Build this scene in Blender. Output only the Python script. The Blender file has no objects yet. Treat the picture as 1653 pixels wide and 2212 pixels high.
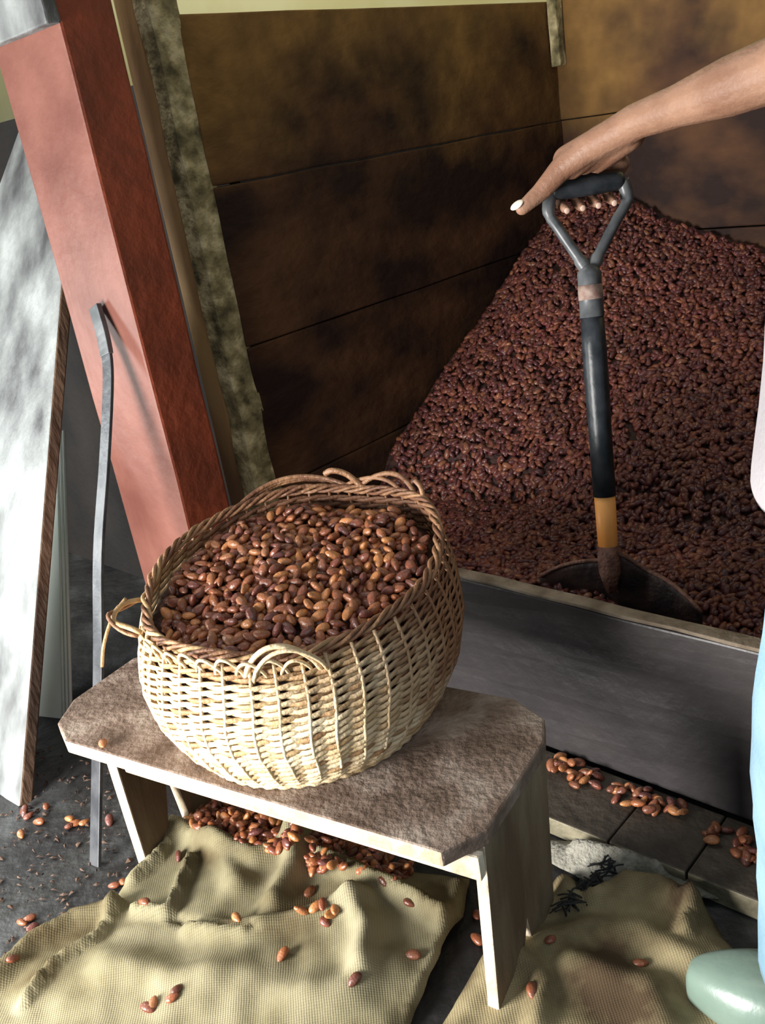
import bpy, bmesh, math, random
import numpy as np
from mathutils import Vector, Matrix, noise
from mathutils.geometry import delaunay_2d_cdt
random.seed(7); rng = np.random.default_rng(7)
S = bpy.context.scene; COL = S.collection
R = math.radians

# ------------------------------------------------------------------ camera
F = 2000.0; CX, CY = 826.5, 1106.0
TH, RO, H = R(22), R(9.5), 1.2
FW = Vector((0, math.cos(TH), -math.sin(TH)))
r0 = Vector((1, 0, 0)); u0 = Vector((0, math.sin(TH), math.cos(TH)))
IX = r0*math.cos(RO) - u0*math.sin(RO); IY = r0*math.sin(RO) + u0*math.cos(RO)
CAM = Vector((0, 0, H))
cd = bpy.data.cameras.new('camera'); cam = bpy.data.objects.new('camera', cd); COL.objects.link(cam)
cd.sensor_fit = 'VERTICAL'; cd.sensor_height = 24; cd.lens = F/2212*24; cd.clip_start = .02
m = Matrix((IX, IY, -FW)).transposed().to_4x4(); m.translation = CAM
cam.matrix_world = m; S.camera = cam
# ------------------------------------------------------------------ world, light, exposure
S.view_settings.view_transform = 'Standard'; S.view_settings.look = 'None'
S.view_settings.gamma = 1; S.view_settings.exposure = 0.0
w = bpy.data.worlds.new('world'); S.world = w; w.use_nodes = True
w.node_tree.nodes['Background'].inputs[0].default_value = (.82, .92, 1, 1)
w.node_tree.nodes['Background'].inputs[1].default_value = .25
def area(name, loc, target, sx, sy, power, col):
    l = bpy.data.lights.new(name, 'AREA'); l.shape = 'RECTANGLE'; l.size = sx; l.size_y = sy
    l.energy = power; l.color = col
    o = bpy.data.objects.new(name, l); COL.objects.link(o); o.location = loc
    o.rotation_euler = (Vector(target)-Vector(loc)).to_track_quat('-Z', 'Y').to_euler()
    return o
area('doorway_daylight', (-1.78, .40, .55), (-.1, 1.3, .35), .8, 1.0, 145, (1, .98, .94))
area('eaves_daylight', (.6, -1.2, 2.6), (.4, 2.4, .9), 1.6, .8, 13, (.9, .95, 1))
area('pale_board_fill', (-1.75, 2.0, .75), (-.95, 2.15, .2), .25, .6, 18, (.95, 1, .97))  # added fill lamp to brighten the pale board behind the plank
area('gable_daylight', (-1.0, 2.6, 2.9), (-.6, 3.2, 1.6), 2.5, .5, 30, (1, .97, .85))

# ------------------------------------------------------------------ pixel rays onto real planes
def ray(x, y): return FW*F + IX*(x-CX) - IY*(y-CY)
def atz(x, y, z=0.0): d = ray(x, y); return CAM + d*((z-H)/d.z)
def dep(x, y, D): return CAM + ray(x, y)*(D/F)
def onp(x, y, P, n): d = ray(x, y); return CAM + d*((Vector(P)-CAM).dot(n)/d.dot(n))

# ------------------------------------------------------------------ materials
def mat(name, c1, c2=None, c3=None, scale=8, detail=6, rough=.7, bump=.0, bscale=60, stretch=(1,1,1), spec=.4, wmix=.3,
        metal=0, lo=.35, hi=.65, rnd=None, rb=.0, weave=None):
    M = bpy.data.materials.new(name); M.use_nodes = True; nt = M.node_tree; N = nt.nodes; L = nt.links
    b = N['Principled BSDF']; b.inputs['Roughness'].default_value = rough
    b.inputs['Specular IOR Level'].default_value = spec; b.inputs['Metallic'].default_value = metal
    tc = N.new('ShaderNodeTexCoord'); mp = N.new('ShaderNodeMapping'); mp.inputs['Scale'].default_value = stretch
    L.new(tc.outputs['Object'], mp.inputs[0])
    c2 = c2 or c1
    nz = N.new('ShaderNodeTexNoise'); nz.inputs['Scale'].default_value = scale; nz.inputs['Detail'].default_value = detail
    L.new(mp.outputs[0], nz.inputs['Vector'])
    rp = N.new('ShaderNodeValToRGB'); e = rp.color_ramp.elements
    e[0].position = lo; e[0].color = (*c1, 1); e[1].position = hi; e[1].color = (*c2, 1)
    if c3: k = rp.color_ramp.elements.new((lo+hi)/2); k.color = (*c3, 1)
    L.new(nz.outputs['Fac'], rp.inputs[0]); out = rp.outputs[0]
    if rnd:
        if rnd == 'object': src = N.new('ShaderNodeObjectInfo').outputs['Random']
        else: src = N.new('ShaderNodeNewGeometry').outputs['Random Per Island']
        r2 = N.new('ShaderNodeValToRGB'); e = r2.color_ramp.elements
        cs = rb
        e[0].position = 0; e[0].color = (*cs[0], 1); e[1].position = 1; e[1].color = (*cs[-1], 1)
        for i, c in enumerate(cs[1:-1]): k = e.new((i+1)/(len(cs)-1)); k.color = (*c, 1)
        L.new(src, r2.inputs[0])
        mx = N.new('ShaderNodeMix'); mx.data_type = 'RGBA'; mx.blend_type = 'MULTIPLY'; mx.inputs[0].default_value = 1
        L.new(out, mx.inputs[6]); L.new(r2.outputs[0], mx.inputs[7]); out = mx.outputs[2]
    if bump:
        n2 = N.new('ShaderNodeTexNoise'); n2.inputs['Scale'].default_value = bscale; n2.inputs['Detail'].default_value = 5
        L.new(mp.outputs[0], n2.inputs['Vector']); h = n2.outputs['Fac']
        if weave:
            for dx, k in weave:
                wv = N.new('ShaderNodeTexWave'); wv.inputs['Scale'].default_value = k; wv.inputs['Distortion'].default_value = 1.2
                wv.inputs['Detail'].default_value = 1; wv.bands_direction = dx; L.new(mp.outputs[0], wv.inputs['Vector'])
                ad = N.new('ShaderNodeMath'); ad.operation = 'MULTIPLY_ADD'; ad.inputs[1].default_value = .8
                L.new(wv.outputs['Fac'], ad.inputs[0]); L.new(h, ad.inputs[2]); h = ad.outputs[0]
                mw = N.new('ShaderNodeMix'); mw.data_type = 'RGBA'; mw.blend_type = 'MULTIPLY'; mw.inputs[0].default_value = wmix
                L.new(out, mw.inputs[6]); L.new(wv.outputs['Color'], mw.inputs[7]); out = mw.outputs[2]
        bp = N.new('ShaderNodeBump'); bp.inputs['Strength'].default_value = bump; bp.inputs['Distance'].default_value = .01
        L.new(h, bp.inputs['Height']); L.new(bp.outputs[0], b.inputs['Normal'])
    L.new(out, b.inputs['Base Color'])
    return M
def wall_mat(name, zlo, zhi, dark, mid, top, k=1.0):
    """stained wood: ochre where it stays dry high up, ragged dark staining from the wet beans below, streaky grain"""
    M = mat(name, dark, mid, scale=4.5, detail=8, rough=.75, bump=.5, bscale=22, lo=.40, hi=.66, stretch=(1, 1, 1.6), spec=.25)
    nt = M.node_tree; N = nt.nodes; L = nt.links; b = N['Principled BSDF']
    src = b.inputs['Base Color'].links[0].from_socket
    tc = N.new('ShaderNodeTexCoord'); sx = N.new('ShaderNodeSeparateXYZ'); L.new(tc.outputs['Object'], sx.inputs[0])
    nz = N.new('ShaderNodeTexNoise'); nz.inputs['Scale'].default_value = 3.2; nz.inputs['Detail'].default_value = 7
    L.new(tc.outputs['Object'], nz.inputs['Vector'])
    a = N.new('ShaderNodeMath'); a.operation = 'MULTIPLY_ADD'; a.inputs[1].default_value = 1.1*k
    L.new(nz.outputs['Fac'], a.inputs[0]); L.new(sx.outputs['Z'], a.inputs[2])
    mr = N.new('ShaderNodeMapRange'); mr.inputs['From Min'].default_value = zlo+.55*k; mr.inputs['From Max'].default_value = zhi+.55*k
    L.new(a.outputs[0], mr.inputs['Value'])
    mx = N.new('ShaderNodeMix'); mx.data_type = 'RGBA'; L.new(mr.outputs[0], mx.inputs[0]); L.new(src, mx.inputs[6])
    n3 = N.new('ShaderNodeTexNoise'); n3.inputs['Scale'].default_value = 14; L.new(tc.outputs['Object'], n3.inputs['Vector'])
    r3 = N.new('ShaderNodeValToRGB'); e = r3.color_ramp.elements; e[0].position = .3; e[1].position = .7
    e[0].color = (*[c*.55 for c in top], 1); e[1].color = (*top, 1); L.new(n3.outputs['Fac'], r3.inputs[0])
    L.new(r3.outputs[0], mx.inputs[7]); L.new(mx.outputs[2], b.inputs['Base Color'])
    return M

M_binwall = wall_mat('stained_bin_wood', 1.12, 1.42, (.018, .007, .005), (.085, .036, .015), (.24, .125, .035))
M_front = mat('worn_dark_board', (.018, .015, .018), (.055, .048, .048), scale=3, rough=.42, bump=.25, bscale=30, stretch=(1, 1, 1), spec=.4)
M_edge = mat('worn_pale_edge', (.12, .085, .055), (.28, .22, .16), scale=18, bump=.5, bscale=40)
M_step = mat('dark_step_wood', (.03, .023, .018), (.075, .06, .045), scale=9, bump=.4, bscale=50, rough=.55)
M_stepedge = mat('pale_step_edge', (.16, .14, .09), (.36, .32, .22), scale=20, bump=.5, bscale=60)
M_moss = mat('mossy_rough_wood', (.09, .075, .035), (.58, .49, .28), (.28, .23, .11), scale=22, detail=8, bump=1.0, bscale=45, rough=.9)
M_strip = mat('ochre_brown_wood', (.24, .12, .05), (.50, .30, .12), scale=8, bump=.4, bscale=40, stretch=(1, 1, .3))
M_redlit = mat('lit_red_paint', (.11, .034, .024), (.225, .092, .068), scale=5, detail=8, rough=.55, bump=.25, bscale=35, lo=.3, hi=.75)  # post paint with the pinkish lit look of its left face in the colour
M_redshade = mat('shaded_red_paint', (.13, .028, .012), (.28, .055, .022), scale=6, detail=8, rough=.6, bump=.35, bscale=35, lo=.3, hi=.7)  # same post paint, coloured as its shaded side
M_grey = mat('weathered_grey_wood', (.05, .05, .052), (.36, .38, .375), (.19, .20, .20), scale=4, detail=10, rough=.6, bump=.4, bscale=30, stretch=(2.4, 2.4, 1.1), lo=.3, hi=.75)
M_greyedge = mat('brown_sawn_edge', (.05, .03, .02), (.17, .10, .06), scale=12, bump=.5, stretch=(1, 1, .3))
M_white = mat('pale_fluted_paint', (.72, .8, .7), (.85, .88, .84), scale=6, rough=.5)
M_wallbrown = mat('dark_shed_boards', (.006, .005, .005), (.016, .012, .010), scale=5, bump=.4, rough=.85)
M_yellow = mat('cream_yellow_paint', (.80, .70, .30), (.92, .84, .45), scale=3, rough=.7)
M_trimbrown = mat('brown_rail_wood', (.12, .06, .02), (.2, .11, .04), scale=8)
M_floor = mat('grimy_dark_floor', (.012, .011, .012), (.075, .078, .08), (.028, .027, .026), scale=5, detail=10, rough=.5, bump=.6, bscale=30, lo=.35, hi=.72)
M_stool = mat('rough_brown_stool_wood', (.13, .085, .06), (.34, .27, .22), (.22, .155, .12), scale=16, detail=9, rough=.8, bump=.55, bscale=90)
M_stooledge = mat('pale_lit_wood', (.42, .32, .21), (.68, .58, .46), scale=14, detail=8, bump=.5, bscale=60, rough=.8)  # pale rail wood; also paints the lit front edges of seat and legs
M_stoolleg = mat('olive_brown_leg_wood', (.11, .07, .04), (.30, .22, .14), (.20, .145, .09), scale=9, detail=8, rough=.8, bump=.6, bscale=60, stretch=(1, 1, .25))
M_steel = mat('dull_grey_iron', (.04, .042, .048), (.085, .088, .095), scale=20, rough=.45, metal=.3, bump=.15)
M_straw = mat('straw_strip', (.60, .43, .23), (.88, .74, .50), (.76, .59, .36), scale=14, rough=.55, bump=.3, bscale=150)
M_strawmid = mat('tan_straw_strip', (.34, .19, .085), (.62, .43, .22), (.47, .31, .15), scale=12, rough=.55, bump=.3, bscale=150)
def stain_shade(M, col):  # wet-bean brown around the rim, plus right-side shade painted into the straw
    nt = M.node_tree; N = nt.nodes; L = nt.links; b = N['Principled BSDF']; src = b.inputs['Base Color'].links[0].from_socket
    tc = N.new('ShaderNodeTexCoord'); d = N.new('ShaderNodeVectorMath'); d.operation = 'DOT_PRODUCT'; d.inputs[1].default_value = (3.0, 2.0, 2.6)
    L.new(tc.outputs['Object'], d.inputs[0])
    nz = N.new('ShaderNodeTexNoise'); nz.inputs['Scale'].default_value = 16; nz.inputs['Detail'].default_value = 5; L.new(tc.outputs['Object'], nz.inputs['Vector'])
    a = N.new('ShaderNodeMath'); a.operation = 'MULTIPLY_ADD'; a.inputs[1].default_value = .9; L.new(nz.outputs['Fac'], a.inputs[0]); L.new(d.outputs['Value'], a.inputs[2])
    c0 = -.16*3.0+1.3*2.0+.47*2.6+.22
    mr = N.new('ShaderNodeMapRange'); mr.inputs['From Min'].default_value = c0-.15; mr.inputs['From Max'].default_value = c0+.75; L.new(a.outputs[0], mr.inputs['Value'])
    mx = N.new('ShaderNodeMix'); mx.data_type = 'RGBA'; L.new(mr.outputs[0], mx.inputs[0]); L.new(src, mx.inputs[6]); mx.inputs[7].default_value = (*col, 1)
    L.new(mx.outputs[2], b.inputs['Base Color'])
stain_shade(M_straw, (.24, .115, .055)); stain_shade(M_strawmid, (.17, .075, .038))
M_rim = mat('brown_cane', (.13, .055, .028), (.36, .19, .095), scale=25, rough=.45, bump=.4, bscale=120)
M_burlap = mat('olive_burlap', (.11, .08, .04), (.36, .32, .205), (.25, .22, .13), scale=6, detail=8, rough=.95, bump=.2, bscale=200, spec=.1,
               wmix=.12, weave=(('X', 80), ('Y', 95)))
M_burlap2 = mat('stained_burlap', (.09, .06, .035), (.40, .33, .19), (.25, .2, .11), scale=8, detail=8, rough=.95, bump=.2, bscale=200, spec=.1,
               wmix=.12, weave=(('X', 80), ('Y', 95)))
M_dust = mat('dusty_grey_cloth', (.16, .15, .12), (.40, .38, .32), scale=20, detail=9, rough=.95, bump=.8, bscale=120)
BC = ((.10, .032, .022), (.17, .055, .030), (.30, .105, .040), (.22, .068, .036), (.12, .04, .035), (.48, .20, .07), (.15, .05, .03))
M_bean = mat('cocoa_bean', (.75, .75, .75), (1.15, 1.1, 1.05), scale=60, rough=.32, bump=.25, bscale=150, rnd='object', rb=[tuple(c*1.15 for c in q) for q in BC], spec=.6)
M_beanstuff = mat('cocoa_bean_mass', (.75, .75, .75), (1.15, 1.1, 1.05), scale=60, rough=.32, bump=.25, bscale=150, rnd='island', rb=[tuple(c*1.15 for c in q) for q in BC], spec=.6)
HC = ((.062, .020, .018), (.12, .034, .026), (.17, .055, .030), (.10, .027, .026), (.065, .020, .022), (.21, .080, .04))
M_heap = mat('wet_heap_bean', (.7, .7, .7), (1.2, 1.1, 1.05), scale=5, rough=.36, bump=.2, bscale=120, rnd='island', rb=HC, spec=.4)
M_under = mat('dark_bean_bed', (.02, .007, .005), (.05, .018, .012), scale=60, rough=.7, bump=.8, bscale=80)
M_black = mat('black_plastic', (.010, .013, .016), (.03, .034, .04), scale=30, rough=.38, bump=.1)
M_yoke = mat('grey_worn_plastic', (.045, .05, .055), (.12, .125, .13), scale=25, rough=.35)
M_orange = mat('orange_wood_shaft', (.85, .30, .06), (1.0, .46, .13), scale=16, rough=.45, stretch=(1, 1, .3))
M_blade = mat('bean_stained_steel', (.018, .012, .012), (.06, .032, .026), scale=22, rough=.55, metal=.35, bump=.4)
M_sock = mat('residue_on_socket', (.09, .035, .022), (.2, .09, .06), scale=50, rough=.6, bump=.6, bscale=120)
M_skin = mat('tanned_skin', (.21, .10, .06), (.36, .20, .13), (.28, .15, .095), scale=9, rough=.5, bump=.2, bscale=140, spec=.35)
M_tip = mat('pink_fingernail', (.55, .36, .28), (.62, .42, .34), rough=.3)
M_nail = mat('pale_nail', (.85, .72, .6), (.9, .8, .7), rough=.3)
M_shirt = mat('grey_mauve_cotton', (.27, .25, .265), (.38, .355, .37), scale=6, rough=.95, bump=.3, bscale=180)
M_jeans = mat('light_blue_denim', (.16, .27, .35), (.25, .38, .46), scale=10, rough=.9, bump=.3, bscale=220)
M_boot = mat('grey_green_rubber', (.13, .19, .155), (.20, .27, .225), scale=5, rough=.3, bump=.08, spec=.5)
M_sole = mat('dark_sole_rubber', (.03, .035, .03), rough=.6)
M_hair = mat('black_hair', (.01, .008, .007), (.02, .015, .012), rough=.5)
M_eye = mat('dark_eye', (.02, .01, .01), rough=.2)
M_fray = mat('charred_fibre', (.008, .008, .010), (.03, .028, .025), rough=.8)

# ------------------------------------------------------------------ object helpers
def mesh_obj(name, verts, faces, mt, parent=None, smooth=False):
    me = bpy.data.meshes.new(name); me.from_pydata([tuple(v) for v in verts], [], faces); me.update()
    for x in (mt if isinstance(mt, (list, tuple)) else [mt]): me.materials.append(x)
    if smooth: me.polygons.foreach_set('use_smooth', [True]*len(me.polygons))
    o = bpy.data.objects.new(name, me); COL.objects.link(o)
    if parent: o.parent = parent
    return o
def empty(name, loc=(0, 0, 0)):
    o = bpy.data.objects.new(name, None); COL.objects.link(o); o.location = loc; o.empty_display_size = .05
    return o
def tag(o, label=None, cat=None, group=None, kind=None):
    if label: o['label'] = label
    if cat: o['category'] = cat
    if group: o['group'] = group
    if kind: o['kind'] = kind
    return o
def adopt(root, *obs):
    """parent parts built in world space under a thing's empty without moving them"""
    for o in obs:
        o.parent = root; o.matrix_parent_inverse = Matrix.Translation(-root.location)
def prism(poly, z0, z1):
    n = len(poly); V = [(p[0], p[1], z0) for p in poly]+[(p[0], p[1], z1) for p in poly]
    return V, [tuple(range(n))[::-1], tuple(range(n, 2*n))]+[(i, (i+1) % n, n+(i+1) % n, n+i) for i in range(n)]
def bevel(o, w=.003, seg=2):
    b = o.modifiers.new('bevel', 'BEVEL'); b.width = w; b.segments = seg; b.limit_method = 'ANGLE'; b.angle_limit = R(40); return o
def hexa(name, P, A, B, Cc, mt, parent=None, bv=.003, cuts=0, rough=0, seed=0):
    """board from corner P spanned by vectors A, B, Cc (optionally subdivided and roughened)"""
    P, A, B, Cc = map(Vector, (P, A, B, Cc))
    bm = bmesh.new(); vs = [bm.verts.new(P+A*i+B*j+Cc*k) for k in (0, 1) for j in (0, 1) for i in (0, 1)]
    for f in ((0, 2, 3, 1), (4, 5, 7, 6), (0, 1, 5, 4), (2, 6, 7, 3), (0, 4, 6, 2), (1, 3, 7, 5)): bm.faces.new([vs[i] for i in f])
    bmesh.ops.recalc_face_normals(bm, faces=bm.faces)
    if bv: bmesh.ops.bevel(bm, geom=bm.edges[:], offset=bv, segments=2, affect='EDGES', profile=.6)
    if cuts:
        long = [e for e in bm.edges if e.calc_length() > .12]
        bmesh.ops.subdivide_edges(bm, edges=long, cuts=cuts, use_grid_fill=True)
        if rough:
            for v in bm.verts: v.co += noise.noise_vector(v.co*9+Vector((seed, 0, 0)))*rough + noise.noise_vector(v.co*31)*rough*.5
    me = bpy.data.meshes.new(name); bm.to_mesh(me); bm.free()
    for x in (mt if isinstance(mt, (list, tuple)) else [mt]): me.materials.append(x)
    o = bpy.data.objects.new(name, me); COL.objects.link(o)
    if parent: o.parent = parent
    return o
def sweep(pts, rad, n=6, closed=False, flat=None, ref=None, cap=True):
    """tube along pts; rad scalar or list; flat = (radial, vertical) half sizes with ref directions per point"""
    P = [Vector(p) for p in pts]; N = len(P); V = []; Fc = []
    up = None
    for i, p in enumerate(P):
        t = (P[(i+1) % N]-P[i-1]) if closed else (P[min(i+1, N-1)]-P[max(i-1, 0)])
        t = t.normalized() if t.length > 1e-9 else Vector((0, 0, 1))
        if ref is not None: a = Vector(ref[i])
        else:
            a = up if up is not None else (Vector((0, 0, 1)) if abs(t.z) < .9 else Vector((1, 0, 0)))
        a = (a-t*a.dot(t)).normalized(); b = t.cross(a); up = a
        r = rad[i] if isinstance(rad, (list, tuple)) else rad
        fa, fb = flat if flat else (r, r)
        for k in range(n):
            an = 2*math.pi*k/n; V.append(p+a*math.cos(an)*fa+b*math.sin(an)*fb)
    for i in range(N if closed else N-1):
        j = (i+1) % N
        for k in range(n): Fc.append((i*n+k, i*n+(k+1) % n, j*n+(k+1) % n, j*n+k))
    if cap and not closed: Fc.append(tuple(range(n))[::-1]); Fc.append(tuple((N-1)*n+k for k in range(n)))
    return V, Fc
def join(parts):
    V = []; Fc = []
    for v, f in parts:
        o = len(V); V += list(v); Fc += [tuple(i+o for i in q) for q in f]
    return V, Fc
def lathe(name, prof, mt, parent=None, n=32, M=None):
    V = []; Fc = []
    for r, z in prof:
        for k in range(n): a = 2*math.pi*k/n; V.append(Vector((r*math.cos(a), r*math.sin(a), z)))
    for i in range(len(prof)-1):
        for k in range(n): Fc.append((i*n+k, i*n+(k+1) % n, (i+1)*n+(k+1) % n, (i+1)*n+k))
    if M: V = [M @ v for v in V]
    return mesh_obj(name, V, Fc, mt, parent, True)
def catmull(pts, k=6):
    P = [Vector(p) for p in pts]; out = []
    for i in range(len(P)-1):
        a, b, c, d = P[max(i-1, 0)], P[i], P[i+1], P[min(i+2, len(P)-1)]
        for j in range(k):
            t = j/k; out.append(.5*((2*b)+(c-a)*t+(2*a-5*b+4*c-d)*t*t+(3*b-a-3*c+d)*t**3))
    out.append(P[-1]); return out

# ------------------------------------------------------------------ axes of the bin
D = Vector((-.70, .714, 0)).normalized()      # along the front board, to the left and away
Vv = Vector((.714, .70, 0)).normalized()      # into the bin
A0 = Vector((.25, 1.495, 0))
P0 = A0 + D*.735                               # front left corner of the bin
K = P0 + Vv*1.385                              # back left corner
Z = Vector((0, 0, 1))
WT = 1.475

# ------------------------------------------------------------------ setting
fl = hexa('floor', (-4, -1.5, -.08), (9, 0, 0), (0, 8.5, 0), (0, 0, .08), M_floor, bv=0); tag(fl, kind='structure')
wb0 = K + Vv*.32 + D*4.2
wl = hexa('wall_back', wb0, -D*8.5, Vv*.1, Z*1.5, M_wallbrown, bv=0); tag(wl, kind='structure')
wu = hexa('wall_back_upper', wb0+Z*1.5, -D*8.5, Vv*.1, Z*1.5, M_yellow, bv=0); wu.name = 'wall_upper'; tag(wu, kind='structure')
wn = hexa('wall_left', atz(75, 1745, 0)+Vv*.8-D*.075, D*3.2, Vv*.03, Z*1.385, M_wallbrown, bv=0); tag(wn, kind='structure')

# ------------------------------------------------------------------ fermenting bin
binr = tag(empty('fermenting_bin', P0), 'big stained brown wooden bin holding the heap of wet cocoa beans', 'bin')
def plank(name, P, A, B, Cc, mt, root, seed=0, rough=.0025, cuts=8, label=None):
    o = hexa(name, P, A, B, Cc, mt, None, .004, cuts, rough, seed); adopt(root, o)
    if label: o['label'] = label
    return o
zs = [.04, .14, .475, .812, 1.152, WT]
for i in range(5):
    plank('wall_plank', P0+D*.03+Z*zs[i]-Vv*.0+Vv*.04, Vv*1.38, -D*(.03+.002*(i % 2)), Z*(zs[i+1]-zs[i]-.003), M_binwall, binr, i*7)
for i in range(5):
    for j, (a, b) in enumerate(((0, 1.22), (1.226, 2.3))):
        plank('wall_plank', K+Z*zs[i]-D*a+Vv*.002*(i % 2), -D*(b-a), Vv*.03, Z*(zs[i+1]-zs[i]-.003), M_binwall, binr, 50+i*7+j)
for i in range(5):
    plank('wall_plank', P0-D*2.3+Z*zs[i]+Vv*.0, Vv*1.385, -D*.03, Z*(zs[i+1]-zs[i]-.003), M_binwall, binr, 90+i)
fb = plank('front_board', P0+D*.02+Z*.045-Vv*.0, -D*2.33, Vv*.032, Z*.335, M_front, binr, 3, .003, 14, 'dark grey front board with worn top edge')
# worn pale top edge of the front board
seg = []
for k in range(3):
    pass
te = hexa('worn_edge', P0+Z*.379+D*.018+Vv*.001, -D*2.32, Vv*.030, Z*.007, M_edge, None, .002, 24, .0028, 11); adopt(binr, te); te['label'] = 'pale splintered top edge'
cb = hexa('corner_batten', K-D*.004+Z*1.30-Vv*.035, -D*.03, Vv*.035, Z*.24, M_moss, None, .004, 3, .003, 5); adopt(binr, cb); cb['label'] = 'yellow-green corner batten'
# mossy corner post
mp = hexa('mossy_post', P0-Vv*.02+D*.0, D*.048, Vv*.075, Z*1.9, M_moss, None, .006, 22, .006, 21)
adopt(binr, mp); mp['label'] = 'rough mossy upright corner post'
mp2 = hexa('post_strip', P0+D*.050-Vv*.016, D*.066, Vv*.03, Z*1.9, M_strip, None, .004, 8, .002, 23); adopt(binr, mp2); mp2['label'] = 'smooth ochre-brown upright strip'

# bean heap: height field
def heap_z(a, b):
    foot = .44-.10*math.exp(-(b/.25)**2)
    s = max(0, a-foot)
    g = (1-.30*min(1, max(0, (b-.25)/.55)))*(1 if b > -.1 else 1)
    z = .335 + (.075*min(1, s/.09) + .50*max(0, s-.05))*g
    z += .05*math.exp(-((b-.10)/.22)**2)*min(1, s/.8)
    z += .014*noise.noise(Vector((a*5, b*5, 0))) + .006*noise.noise(Vector((a*17, b*17, 3)))
    # hollow scooped in front of the blade
    z -= .07*math.exp(-((a-.10)/.10)**2-((b-1.02)/.22)**2)
    return z
NA, NB = 70, 110; V = []; Fc = []
for i in range(NA+1):
    for j in range(NB+1):
        a = .034+1.350*i/NA; b = .004+2.29*j/NB
        V.append(P0+Vv*a-D*b+Z*(heap_z(a, b)-.006))
for i in range(NA):
    for j in range(NB): q = i*(NB+1)+j; Fc.append((q, q+1, q+NB+2, q+NB+1))
def bean_template(nu, nv):
    T = [(0, 0, -1)]
    for j in range(1, nv):
        ph = -math.pi/2+math.pi*j/nv
        for i in range(nu):
            t = 2*math.pi*i/nu; T.append((math.cos(ph)*math.cos(t), math.cos(ph)*math.sin(t), math.sin(ph)))
    T.append((0, 0, 1)); T = np.array(T)
    # long axis x; blunt end, flattened, slight bend
    x, y, z = T[:, 2].copy(), T[:, 0].copy(), T[:, 1].copy()
    k = 1-.16*x; T = np.stack([x, y*k+.10*x*x, z*k], 1)*np.array([.0125, .0078, .0056])
    Fq = []
    for i in range(nu): Fq.append((0, 1+(i+1) % nu, 1+i))
    for j in range(nv-2):
        o = 1+j*nu
        for i in range(nu): Fq.append((o+i, o+(i+1) % nu, o+nu+(i+1) % nu, o+nu+i))
    o = 1+(nv-2)*nu; L = len(T)-1
    for i in range(nu): Fq.append((o+i, o+(i+1) % nu, L))
    return T, Fq
def scatter(points, T, Fq, tilt=.6, s=(.85, 1.15)):
    out_v = []; out_f = []; nT = len(T)
    for k, (p, nrm) in enumerate(points):
        q = nrm.to_track_quat('Z', 'Y').to_matrix() @ Matrix.Rotation(random.uniform(0, 6.283), 3, 'Z') @ \
            Matrix.Rotation(random.gauss(0, tilt), 3, 'X') @ Matrix.Rotation(random.gauss(0, tilt*.8), 3, 'Y')
        sc = random.uniform(*s); A = np.array(q)*sc
        out_v.append(T @ A.T+np.array(p)); o = k*nT; out_f += [tuple(i+o for i in f) for f in Fq]
    return np.concatenate(out_v).tolist(), out_f
TL, FL_ = bean_template(6, 5); TH_, FH = bean_template(10, 8)
pts = []
def hn(a, b):
    e = .02; da = (heap_z(a+e, b)-heap_z(a-e, b))/(2*e); db = (heap_z(a, b+e)-heap_z(a, b-e))/(2*e)
    return (Z-Vv*da+D*db).normalized()
for i in range(24000):
    a = .05+1.315*random.random(); b = .02+1.75*random.random()
    p = P0+Vv*a-D*b+Z*(heap_z(a, b)+random.uniform(-.002, .007)); pts.append((p, hn(a, b)))
bv, bf = scatter(pts, TL, FL_, .55)
o = len(V); nb = len(Fc); V2 = V+[Vector(v) for v in bv]; F2 = Fc+[tuple(i+o for i in f) for f in bf]
heap = mesh_obj('cocoa_bean_heap', V2, F2, [M_under, M_heap], None, True)
mi = np.ones(len(heap.data.polygons), dtype=np.int32); mi[:nb] = 0; heap.data.polygons.foreach_set('material_index', mi)
tag(heap, 'huge heap of wet dark cocoa beans banked against the bin corner', 'beans', kind='stuff')

# ------------------------------------------------------------------ step of planks in front of the bin
step = tag(empty('plank_step', A0), 'low dark wooden plank step along the foot of the bin board', 'step')
ed = [atz(1190, 1768, .04), atz(1310, 1822, .04), atz(1480, 1890, .04), atz(1653, 1955, .04)]
e0 = ed[0]; ev = (ed[3]-ed[0]); ev.normalize()
kv = A0-D*0
cuts = [-.62, -.47, -.33, -.205, -.085, (ed[1]-e0).length, (ed[2]-e0).length, (ed[2]-e0).length+.15, (ed[2]-e0).length+.29, .68, .83]
for k in range(len(cuts)-1):
    a, b = cuts[k]+.0015, cuts[k+1]-.0015
    q = e0+ev*a; q.z = 0
    # depth back to the bin front plane
    def back(pt): t = (P0-Vv*.004-pt).dot(Vv); return pt+Vv*t
    q1 = e0+ev*b; q1.z = 0
    dz = random.uniform(-.002, .002)
    V_, F_ = prism([q, q1, back(q1), back(q)], .002, .040+dz)
    o = mesh_obj('step_plank', V_, F_, [M_step, M_stepedge]); o.data.polygons[2].material_index = 1
    bevel(o, .003); adopt(step, o)

# ------------------------------------------------------------------ red post, grey beam
Mc = Vector((-.409, 1.818, 0))
red = hexa('red_post', Mc, D*.244, Vv*.1165, Z*2.3, [M_redlit, M_redshade], None, .006, 14, .0018, 31)
for p in red.data.polygons:
    n = p.normal
    if n.dot(-D) > .6: p.material_index = 1  # bin-side face takes the shaded copy of the paint
tag(red, 'thick square upright post painted red', 'post')
gb = hexa('grey_beam', Mc-D*.012-Vv*.03+Z*1.455, D*.9, Vv*.028, Z*.2, M_grey, None, .004, 8, .002, 41)
tag(gb, 'grey weathered horizontal board nailed across the top of the red post', 'board')

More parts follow.
